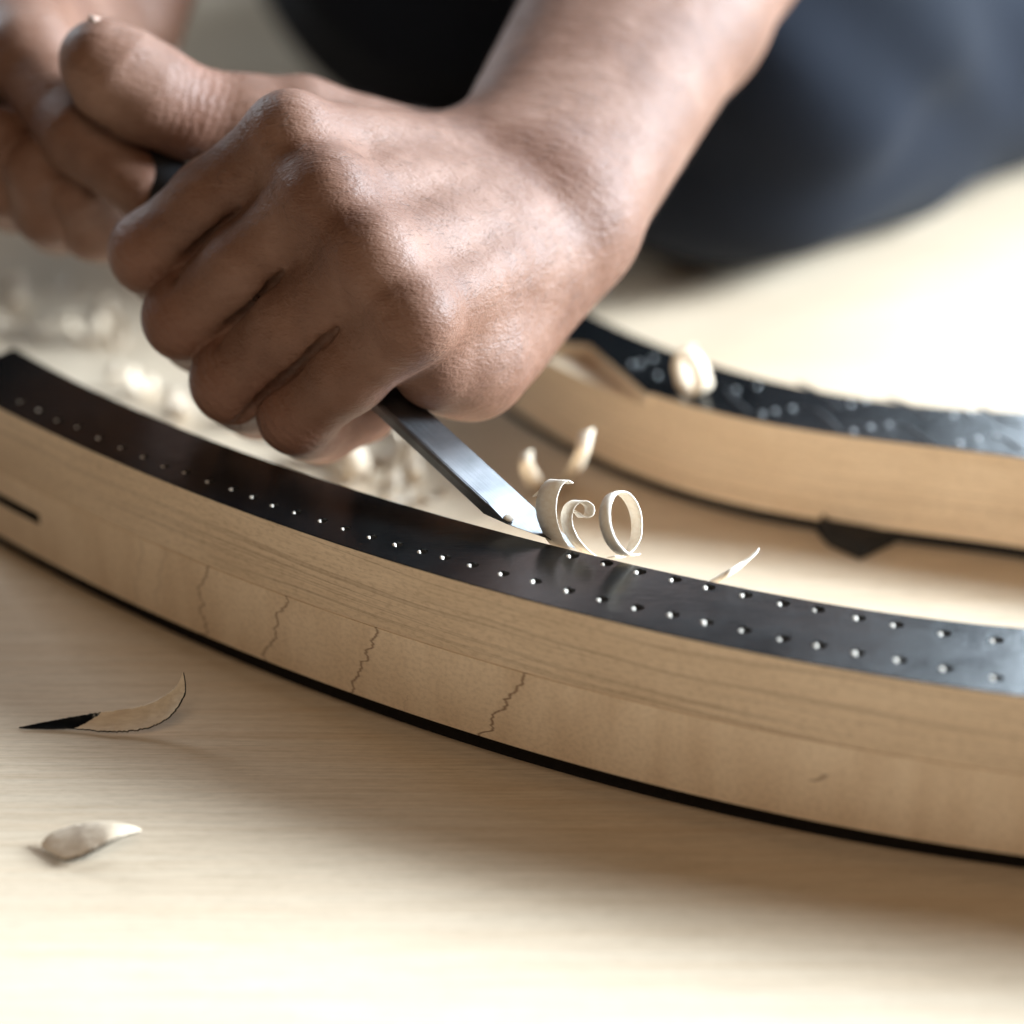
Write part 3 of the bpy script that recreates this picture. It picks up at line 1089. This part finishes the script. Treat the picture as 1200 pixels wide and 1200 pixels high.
def surface(field, lo, hi, h, seeds_h=8):
    """sparse surface nets; returns verts, quads"""
    B = seeds_h
    lo = np.asarray(lo, float)
    nb = np.ceil((np.asarray(hi) - lo) / (B * h)).astype(int)
    g = np.stack(np.meshgrid(*[np.arange(n) for n in nb], indexing='ij'), -1).reshape(-1, 3)
    ctr = lo + (g + 0.5) * B * h
    rad = B * h * 0.9 + 0.002
    act = np.zeros(len(g), bool)
    # coarse pass in slabs so that culling works
    order = np.lexsort((ctr[:, 2] // 0.06, ctr[:, 1] // 0.06, ctr[:, 0] // 0.06))
    for ch in np.array_split(order, max(1, len(order) // 400)):
        act[ch] = np.abs(field(ctr[ch])) < rad
    g = g[act]
    key = np.lexsort((g[:, 2] // 3, g[:, 1] // 3, g[:, 0] // 3))
    g = g[key]
    off = np.stack(np.meshgrid(*[np.arange(B + 1)] * 3, indexing='ij'), -1).reshape(-1, 3)
    NG = nb * B + 2
    cid_all, pos_all, eds = [], [], []

    def cid(ix):
        return (ix[..., 0].astype(np.int64) * NG[1] + ix[..., 1]) * NG[2] + ix[..., 2]

    for ch in np.array_split(g, max(1, len(g) // 24)):
        idx = ch[:, None, :] * B + off[None]
        pts = lo + idx.reshape(-1, 3) * h
        val = field(pts).reshape(len(ch), B + 1, B + 1, B + 1)
        neg = val < 0
        cn = np.zeros((len(ch), B, B, B), int)
        for dx in (0, 1):
            for dy in (0, 1):
                for dz in (0, 1):
                    cn += neg[:, dx:dx + B, dy:dy + B, dz:dz + B]
        mixed = (cn > 0) & (cn < 8)
        bi, ci, cj, ck = np.nonzero(mixed)
        if len(bi) == 0:
            continue
        cell = ch[bi] * B + np.stack([ci, cj, ck], 1)
        acc = np.zeros((len(bi), 3))
        num = np.zeros(len(bi))
        corners = [(a, b, c) for a in (0, 1) for b in (0, 1) for c in (0, 1)]
        for a in corners:
            for ax in range(3):
                if a[ax] == 1:
                    continue
                b = list(a)
                b[ax] = 1
                va = val[bi, ci + a[0], cj + a[1], ck + a[2]]
                vb = val[bi, ci + b[0], cj + b[1], ck + b[2]]
                cr_ = (va < 0) != (vb < 0)
                t = np.where(cr_, va / np.where(cr_, va - vb, 1), 0)
                q = np.array(a, float)[None] + t[:, None] * (np.array(b) - np.array(a))[None]
                acc += np.where(cr_[:, None], q, 0)
                num += cr_
        pos = lo + (cell + acc / num[:, None]) * h
        cid_all.append(cid(cell))
        pos_all.append(pos)
        for ax in range(3):
            sl0 = [slice(None)] + [slice(0, B)] * 3
            sl1 = [slice(None)] + [slice(0, B)] * 3
            sl1[ax + 1] = slice(1, B + 1)
            n0, n1 = neg[tuple(sl0)], neg[tuple(sl1)]
            e = np.nonzero(n0 != n1)
            if len(e[0]):
                ge = ch[e[0]] * B + np.stack(e[1:], 1)
                eds.append((ax, ge, n0[e]))
    cids = np.concatenate(cid_all)
    pos = np.concatenate(pos_all)
    order = np.argsort(cids)
    cids, pos = cids[order], pos[order]
    quads = []
    for ax, ge, fl in eds:
        o1, o2 = [(1, 2), (2, 0), (0, 1)][ax]
        c = []
        for (a, b) in ((0, 0), (1, 0), (1, 1), (0, 1)):
            q = ge.copy()
            q[:, o1] -= a
            q[:, o2] -= b
            c.append(cid(q))
        c = np.stack(c, 1)
        ix = np.searchsorted(cids, c)
        ix = np.minimum(ix, len(cids) - 1)
        ok = (cids[ix] == c).all(1)
        ix, f2 = ix[ok], fl[ok]
        ix[~f2] = ix[~f2][:, ::-1]
        quads.append(ix)
    quads = np.concatenate(quads)
    # pull the vertices onto the exact surface
    for _ in range(2):
        key = np.lexsort((pos[:, 2] // 0.02, pos[:, 1] // 0.02, pos[:, 0] // 0.02))
        new = pos.copy()
        for ch in np.array_split(key, max(1, len(key) // 6000)):
            p = pos[ch]
            d = field(p)
            gr = np.zeros_like(p)
            for ax in range(3):
                s = np.zeros(3)
                s[ax] = h * 0.5
                gr[:, ax] = (field(p + s) - field(p - s)) / h
            gl = np.maximum((gr * gr).sum(1), 0.2)
            new[ch] = p - np.clip(d / gl, -h, h)[:, None] * gr
        pos = new
    return pos, quads


# --- left hand (the gripping fist) and its arm
WR_R = U(592, 190, 0.748)
WR_U = U(682, 246, 0.742)
M1 = U(338, 160, 0.7015)
M2 = U(380, 232, 0.6905)
M3 = U(436, 304, 0.6825)
M4 = U(486, 376, 0.6795)
P1 = U(178, 296, 0.7240)
P2 = U(218, 372, 0.7180)
P3 = U(274, 446, 0.7130)
P4 = U(348, 486, 0.7060)
fingers = []
for (mc, pp, r0, r1, dd, tt) in (
        (M1, P1, 0.0108, 0.0113, (218, 330, 0.7500), (292, 318, 0.764)),
        (M2, P2, 0.0110, 0.0114, (254, 402, 0.7450), (330, 396, 0.758)),
        (M3, P3, 0.0110, 0.0113, (302, 468, 0.7380), (372, 452, 0.750)),
        (M4, P4, 0.0102, 0.0102, (376, 500, 0.7260), (430, 486, 0.737))):
    g = Group(0.004)
    midp = mc.lerp(pp, 0.55)
    g.chain([mc, midp, pp], [r0, r1 * 0.985, r1 * 0.99])
    dj = U(*dd)
    tp = U(*tt)
    g.chain([pp, pp.lerp(dj, 0.5), dj, tp], [r1 * 0.99, r1 * 0.98, r1 * 0.93, r1 * 0.78])
    fingers.append(g)
thumb = Group(0.005)
T_MC = U(352, 146, 0.754)
T_IP = U(222, 133, 0.746)
T_TP = U(112, 66, 0.735)
thumb.chain([U(545, 205, 0.762), T_MC, T_MC.lerp(T_IP, 0.5), T_IP], [0.0150, 0.0130, 0.0118, 0.0124])
thumb.chain([T_IP, U(172, 108, 0.7405), U(130, 82, 0.7365), T_TP], [0.0124, 0.0134, 0.0130, 0.0094])

palm = Group(0.011)
palm.cap(U(600, 205, 0.748), M1, 0.0125, 0.0102)
palm.cap(U(615, 225, 0.740), M2, 0.0128, 0.0106)
palm.cap(U(635, 248, 0.735), M3, 0.0128, 0.0106)
palm.cap(U(655, 285, 0.735), M4, 0.0128, 0.0098)
palm.cap(U(525, 200, 0.752), U(400, 200, 0.718), 0.0120, 0.0100)
palm.cap(U(600, 325, 0.740), U(548, 418, 0.7120), 0.0165, 0.0145)       # heel of the hand
palm.cap(U(548, 418, 0.7120), U(508, 428, 0.7000), 0.0145, 0.0105)
palm.cap(U(655, 285, 0.743), U(578, 385, 0.728), 0.0168, 0.0155)
palm.cap(U(560, 300, 0.728), U(470, 330, 0.712), 0.0170, 0.0130)
palm.cap(U(540, 230, 0.745), U(430, 240, 0.725), 0.0170, 0.0120)
for ma, mb, pa, pb in ((M1, M2, P1, P2), (M2, M3, P2, P3), (M3, M4, P3, P4)):      # webs between the fingers
    c0 = ma.lerp(mb, 0.5) + FWD * 0.001
    palm.cap(c0, c0.lerp(pa.lerp(pb, 0.5), 0.30) + FWD * 0.001, 0.0085, 0.0062)
# wrist and forearm: two bones
dirA = (U(762, 0, 0.812) - U(637, 215, 0.745))
EL = U(637, 215, 0.745) + dirA * 2.6
perp = (WR_U - WR_R).normalized()
palm.chain([WR_R, U(716, -20, 0.822), EL - perp * 0.016], [0.0172, 0.0222, 0.036])
palm.chain([WR_U, U(806, 22, 0.812), EL + perp * 0.016], [0.0172, 0.0222, 0.036])
palm.cap(U(637, 218, 0.744), U(762, 0, 0.815), 0.0185, 0.026)
SH = Vector((0.20, 0.56, 0.40))
palm.chain([EL, Vector(EL).lerp(SH, 0.5), SH], [0.043, 0.044, 0.042])

relief = Group(0.003)
tend = [(M1, (600, 190, 0.7375)), (M2, (610, 215, 0.728)), (M3, (630, 240, 0.7230)), (M4, (655, 270, 0.7235))]
nrm = Vector((0.40, -0.62, 0.68)).normalized()
for (mc, b) in tend:
    a = mc + nrm * 0.0078
    bb = U(*b) + nrm * 0.000
    relief.cap(a.lerp(bb, 0.04), a.lerp(bb, 0.60), 0.0032, 0.0020)
# knuckle heads
for mc, r in ((M1, 0.0088), (M2, 0.0094), (M3, 0.0086), (M4, 0.0082)):
    relief.cap(mc + nrm * 0.0040, mc + nrm * 0.0040 + Vector((-0.002, 0, -0.001)), r, r)
# --- right hand (behind, pushing on the butt of the handle)
RM = [U(104, 118, 0.822), U(52, 92, 0.822), U(2, 66, 0.824), U(-48, 44, 0.828)]
RP = [U(122, 262, 0.807), U(70, 250, 0.804), U(16, 226, 0.804), U(-38, 190, 0.808)]
RD = [U(112, 262, 0.779), U(58, 242, 0.775), U(4, 212, 0.775), U(-46, 170, 0.780)]
RT = [U(92, 222, 0.764), U(42, 196, 0.760), U(-8, 162, 0.760), U(-54, 124, 0.766)]
rf = []
for a, b, c, d, r in zip(RM, RP, RD, RT, (0.0112, 0.0116, 0.0112, 0.0098)):
    g = Group(0.004)
    g.chain([a, a.lerp(b, 0.5), b, c, d], [r, r * 0.96, r * 1.0, r * 0.94, r * 0.84])
    rf.append(g)
RW = U(110, 20, 0.887)
rthumb = Group(0.005)
rthumb.chain([U(6, 28, 0.812), U(34, 74, 0.776), U(98, 156, 0.753), U(168, 222, 0.748)], [0.0180, 0.0150, 0.0114, 0.0092])
rpalm = Group(0.012)
for m, q in zip(RM, (U(130, 40, 0.877), U(110, 20, 0.877), U(90, 10, 0.880), U(70, 15, 0.884))):
    rpalm.cap(q, m, 0.0135, 0.0108)
rpalm.cap(U(10, 30, 0.812), U(60, 10, 0.852), 0.018, 0.018)
rpalm.cap(U(100, 40, 0.872), U(20, 60, 0.822), 0.018, 0.017)
REL = Vector((-0.125, 0.46, 0.235))
rpalm.chain([RW - RGT * 0.006, RW.lerp(REL, 0.45) - RGT * 0.012, REL], [0.020, 0.030, 0.040])
rpalm.chain([RW + RGT * 0.010, RW.lerp(REL, 0.45) + RGT * 0.012, REL], [0.020, 0.030, 0.040])
RSH = Vector((-0.16, 0.66, 0.42))
rpalm.chain([REL, REL.lerp(RSH, 0.5), RSH], [0.043, 0.044, 0.042])
# shoulders and chest tie both arms into one body
yoke = Group(0.05)
CH = Vector((0.04, 0.68, 0.40))
yoke.chain([SH, CH, RSH], [0.040, 0.045, 0.040])

GROOVES = []


def field_left(P):
    pal = palm.ev(P)
    pr = smin(pal, relief.ev(P), 0.0065)
    d = pr
    parts = []
    for g in fingers:
        parts.append(smin(pr, g.ev(P), 0.0050))
    parts.append(smin(pal, thumb.ev(P), 0.009))
    for q in parts:
        d = smin(d, q, 0.0010)
    for a, b, r0_, r1_ in GROOVES:
        c = -capsule(P, a, b, r0_, r1_)
        d = -smin(-d, -c, 0.0016)
    return d


def field_right(P):
    pal = rpalm.ev(P)
    d = pal
    for g in rf + [rthumb]:
        d = smin(d, smin(pal, g.ev(P), 0.007), 0.0010)
    return d


def field_body(P):
    a = field_left(P)
    b = field_right(P)
    d = np.minimum(a, b)
    return smin(d, yoke.ev(P), 0.02)


# creases between the fingers: march along the view rays to the skin, then cut a narrow groove just below it
def on_surface(px, py):
    pts = np.array([[*U(px, py, d)] for d in np.arange(0.66, 0.76, 0.0004)])
    f = field_left(pts)
    i = int(np.argmax(f < 0))
    return pts[i]


def to_px(p):
    q = Vector(p) - CAM
    d = q.dot(FWD)
    return 600 + q.dot(RGT) / d * FPX, 600 - q.dot(UPV) / d * FPX


gtmp = []
for ma, mb, pa, pb, t0 in ((M1, M2, P1, P2, 0.42), (M2, M3, P2, P3, 0.40), (M3, M4, P3, P4, 0.38)):
    pts = []
    for t in np.linspace(t0, 1.22, 9):
        c = (ma + (pa - ma) * t).lerp(mb + (pb - mb) * t, 0.5)
        px_, py_ = to_px(c)
        # bottom of the crease: deepest visible point across the two fingers
        best = max((on_surface(px_ + o * 0.67, py_ + o * 0.74) for o in (-12, -8, -4, 0, 4, 8, 12)),
                   key=lambda q: (Vector(q) - CAM).dot(FWD)) if t < 1.0 else on_surface(px_, py_)
        pts.append(best)
    for _ in range(4):
        pts = [pts[0]] + [(pts[k - 1] + pts[k] * 2 + pts[k + 1]) / 4 for k in range(1, len(pts) - 1)] + [pts[-1]]
    rad_ = [0.0006, 0.0012, 0.0015, 0.0015, 0.0015, 0.0015, 0.0015, 0.0014, 0.0012]
    for k in range(len(pts) - 1):
        gtmp.append((pts[k] + v3(FWD) * 0.0013, pts[k + 1] + v3(FWD) * 0.0013, rad_[k], rad_[k + 1]))
GROOVES = gtmp

ends = []
for g in [palm, rpalm, yoke, thumb, rthumb] + fingers + rf:
    for a, b, ra, rb in g.pr:
        r = max(ra, rb) + 0.01
        ends += [a - r, a + r, b - r, b + r]
ends = np.array(ends)
BODY_H = 0.00105
pos, quads = surface(field_body, ends.min(0), ends.max(0), BODY_H)
me = bpy.data.meshes.new("body")
me.vertices.add(len(pos))
me.vertices.foreach_set("co", pos.astype(np.float32).ravel())
me.loops.add(len(quads) * 4)
me.loops.foreach_set("vertex_index", quads.astype(np.int32).ravel())
me.polygons.add(len(quads))
me.polygons.foreach_set("loop_start", np.arange(0, len(quads) * 4, 4, dtype=np.int32))
me.update(calc_edges=True)
me.validate()
me.polygons.foreach_set("use_smooth", [True] * len(me.polygons))
# joint weights drive redness and cross wrinkles
kn = np.zeros(len(pos))
cu = np.zeros(len(pos))
best = np.zeros(len(pos))
joints = [(P1, P1 - M1, 0.009), (P2, P2 - M2, 0.009), (P3, P3 - M3, 0.009), (P4, P4 - M4, 0.008), (T_IP, T_TP - T_MC, 0.011),
          (M1, P1 - M1, 0.009), (M2, P2 - M2, 0.009), (M3, P3 - M3, 0.009), (M4, P4 - M4, 0.009),
          (U(640, 235, 0.735), U(762, 0, 0.812) - U(637, 215, 0.745), 0.016)]
for n_, (j, dv, s) in enumerate(joints):
    q = pos - v3(j)
    dist = np.sqrt((q * q).sum(1))
    w = np.exp(-(np.maximum(dist - 0.0095, 0) / s) ** 2) * (0.4 if n_ in (5, 6, 7, 8, 9) else 1.0)
    al = q @ v3(dv.normalized())
    w *= np.exp(-(al / s) ** 2)
    up_ = w > best
    cu[up_] = al[up_]
    best = np.maximum(best, w)
kn = best
for nm, arr in (("knuckle", kn), ("crease_u", cu)):
    a = me.attributes.new(nm, 'FLOAT', 'POINT')
    a.data.foreach_set("value", arr.astype(np.float32))

person = empty("person", (0.06, 0.70, 0.0))
tag(person, "person in dark navy trousers kneeling on the board, gripping the chisel in a fist", "person")
body = link("body", me, M_SKIN)
hang(body, person)

# fine hair on the back of the hand and the forearm
nrm_v = np.zeros((len(me.vertices), 3), dtype=np.float32)
me.vertices.foreach_get("normal", nrm_v.ravel())
cv = np.zeros((len(me.vertices), 3), dtype=np.float32)
me.vertices.foreach_get("co", cv.ravel())
wc_ = v3(U(600, 250, 0.73))
axd = v3(dirA.normalized())
tt_ = (cv - wc_) @ axd
camv = v3(CAM)
facing = ((camv - cv) * nrm_v).sum(1) > -0.1
near_arm = (np.abs(cv[:, 0] - wc_[0]) < 0.13) & (tt_ > -0.055) & (tt_ < 0.20) & facing & (cv[:, 2] > 0.07)
ids = np.nonzero(near_arm)[0]
rs = np.random.RandomState(5)
ids = rs.choice(ids, 1500, replace=False)
hv, hf = [], []
for k in ids:
    p = Vector(cv[k])
    n_ = Vector(nrm_v[k])
    g_ = Vector((-0.55, -0.35, -0.15)) + Vector(rs.uniform(-0.35, 0.35, 3))
    g_ = (g_ - n_ * g_.dot(n_)).normalized()
    L_ = rs.uniform(0.004, 0.009) * (0.7 if tt_[k] < 0 else 1.0)
    sd = g_.cross(n_)
    r_ = 0.00004
    b0 = len(hv)
    for q in range(4):
        f_ = q / 3
        c_ = p + g_ * (L_ * f_) + n_ * (L_ * (0.32 * f_ - 0.22 * f_ * f_)) + sd * (L_ * 0.12 * f_ * f_)
        rr_ = r_ * (1 - 0.8 * f_)
        hv += [c_ + sd * rr_, c_ - sd * rr_ * 0.5 + n_ * rr_ * 0.9, c_ - sd * rr_ * 0.5 - n_ * rr_ * 0.9]
    for q in range(3):
        for w_ in range(3):
            w2 = (w_ + 1) % 3
            hf.append((b0 + q * 3 + w_, b0 + q * 3 + w2, b0 + q * 3 + 3 + w2, b0 + q * 3 + 3 + w_))
hair = link("arm_hair", pymesh("arm_hair", hv, hf), M_HAIR)
hair["kind"] = "stuff"
hang(hair, person)

# thumbnail: a thin curved plate on the far upper side of the thumb end
nd = (T_TP - U(172, 108, 0.7405)).normalized()
nn = (UPV * 0.95 + VIEW * 0.10)
nn = (nn - nd * nn.dot(nd)).normalized()
ns = nd.cross(nn)
vs, fs = [], []
NI, NJ = 9, 9
nc = T_TP + nd * 0.0006
for i in range(NI):
    u = i / (NI - 1)
    for j in range(NJ):
        a = (j / (NJ - 1) - 0.5) * 1.75
        w = 1.0 - 0.12 * u
        vs.append(nc + nd * (-0.0085 + 0.0155 * u - 0.0035 * (a / 0.9) ** 2 * u) + ns * (math.sin(a) * 0.0098 * w) +
                  nn * (math.cos(a) * (0.0120 - 0.0024 * u) - 0.0012 * u * u))
for i in range(NI - 1):
    for j in range(NJ - 1):
        k = i * NJ + j
        fs.append((k, k + 1, k + NJ + 1, k + NJ))
me = pymesh("thumbnail", vs, fs)
o = link("thumbnail", me, M_NAIL)
sm = o.modifiers.new("thick", 'SOLIDIFY')
sm.thickness = 0.0006
sm.offset = 0
hang(o, person)

# clothing
cl = Group(0.05)
KN1 = Vector((*Z(850, 310, 0.0)[:2], 0.066)) + Vector((0.000, 0.006, 0))
KB1 = Vector((*Z(1330, 145, 0.0)[:2], 0.072)) + Vector((0.0, 0.03, 0))
HIP = Vector((0.17, 0.80, 0.18))
KN2 = Vector((-0.026, 0.49, 0.072))
KB2 = Vector((0.16, 0.84, 0.07))
cl.chain([KN1, KB1], [0.066, 0.072])
cl.chain([KN1 + Vector((0, 0.01, 0.03)), HIP], [0.070, 0.10])
cl.chain([KN2, KB2], [0.070, 0.066])
cl.chain([KN2 + Vector((0, 0.0, 0.03)), Vector((0.02, 0.80, 0.18))], [0.072, 0.10])


def field_trousers(P):
    d = cl.ev(P)
    w = 0.0022 * np.sin(P[:, 0] * 46 + P[:, 1] * 30 + 2.5 * np.sin(P[:, 2] * 40 + P[:, 0] * 20)) + \
        0.0024 * np.sin(P[:, 2] * 75 + P[:, 0] * 33 + 2.4 * np.sin(P[:, 1] * 35))
    d = d + w
    return np.maximum(d, 0.0008 - P[:, 2])


def grid_object(name, field, lo, hi, h, mat):
    pos, quads = surface(field, lo, hi, h, 6)
    me = bpy.data.meshes.new(name)
    me.from_pydata(pos.tolist(), [], quads.tolist())
    me.validate()
    me.update()
    me.polygons.foreach_set("use_smooth", [True] * len(me.polygons))
    o = link(name, me, mat)
    hang(o, person)
    return o


o = grid_object("trousers", field_trousers, (-0.2, 0.2, -0.01), (0.5, 1.05, 0.35), 0.004, M_TROUSER)
o["label"] = "dark navy trousers"
sh = Group(0.05)
sh.chain([Vector((0.09, 0.82, 0.15)), Vector((0.06, 0.77, 0.28)), Vector((0.04, 0.69, 0.41))], [0.15, 0.135, 0.115])
sh.chain([CH, SH, SH.lerp(EL, 0.45)], [0.11, 0.078, 0.064])
sh.chain([CH, RSH, RSH.lerp(REL, 0.45)], [0.11, 0.078, 0.064])
o = grid_object("shirt", lambda P: sh.ev(P) + 0.002 * np.sin(P[:, 2] * 90 + P[:, 0] * 50), (-0.4, 0.3, -0.02), (0.5, 1.1, 0.62),
                0.006, M_SHIRT)
o["label"] = "black short sleeved shirt"
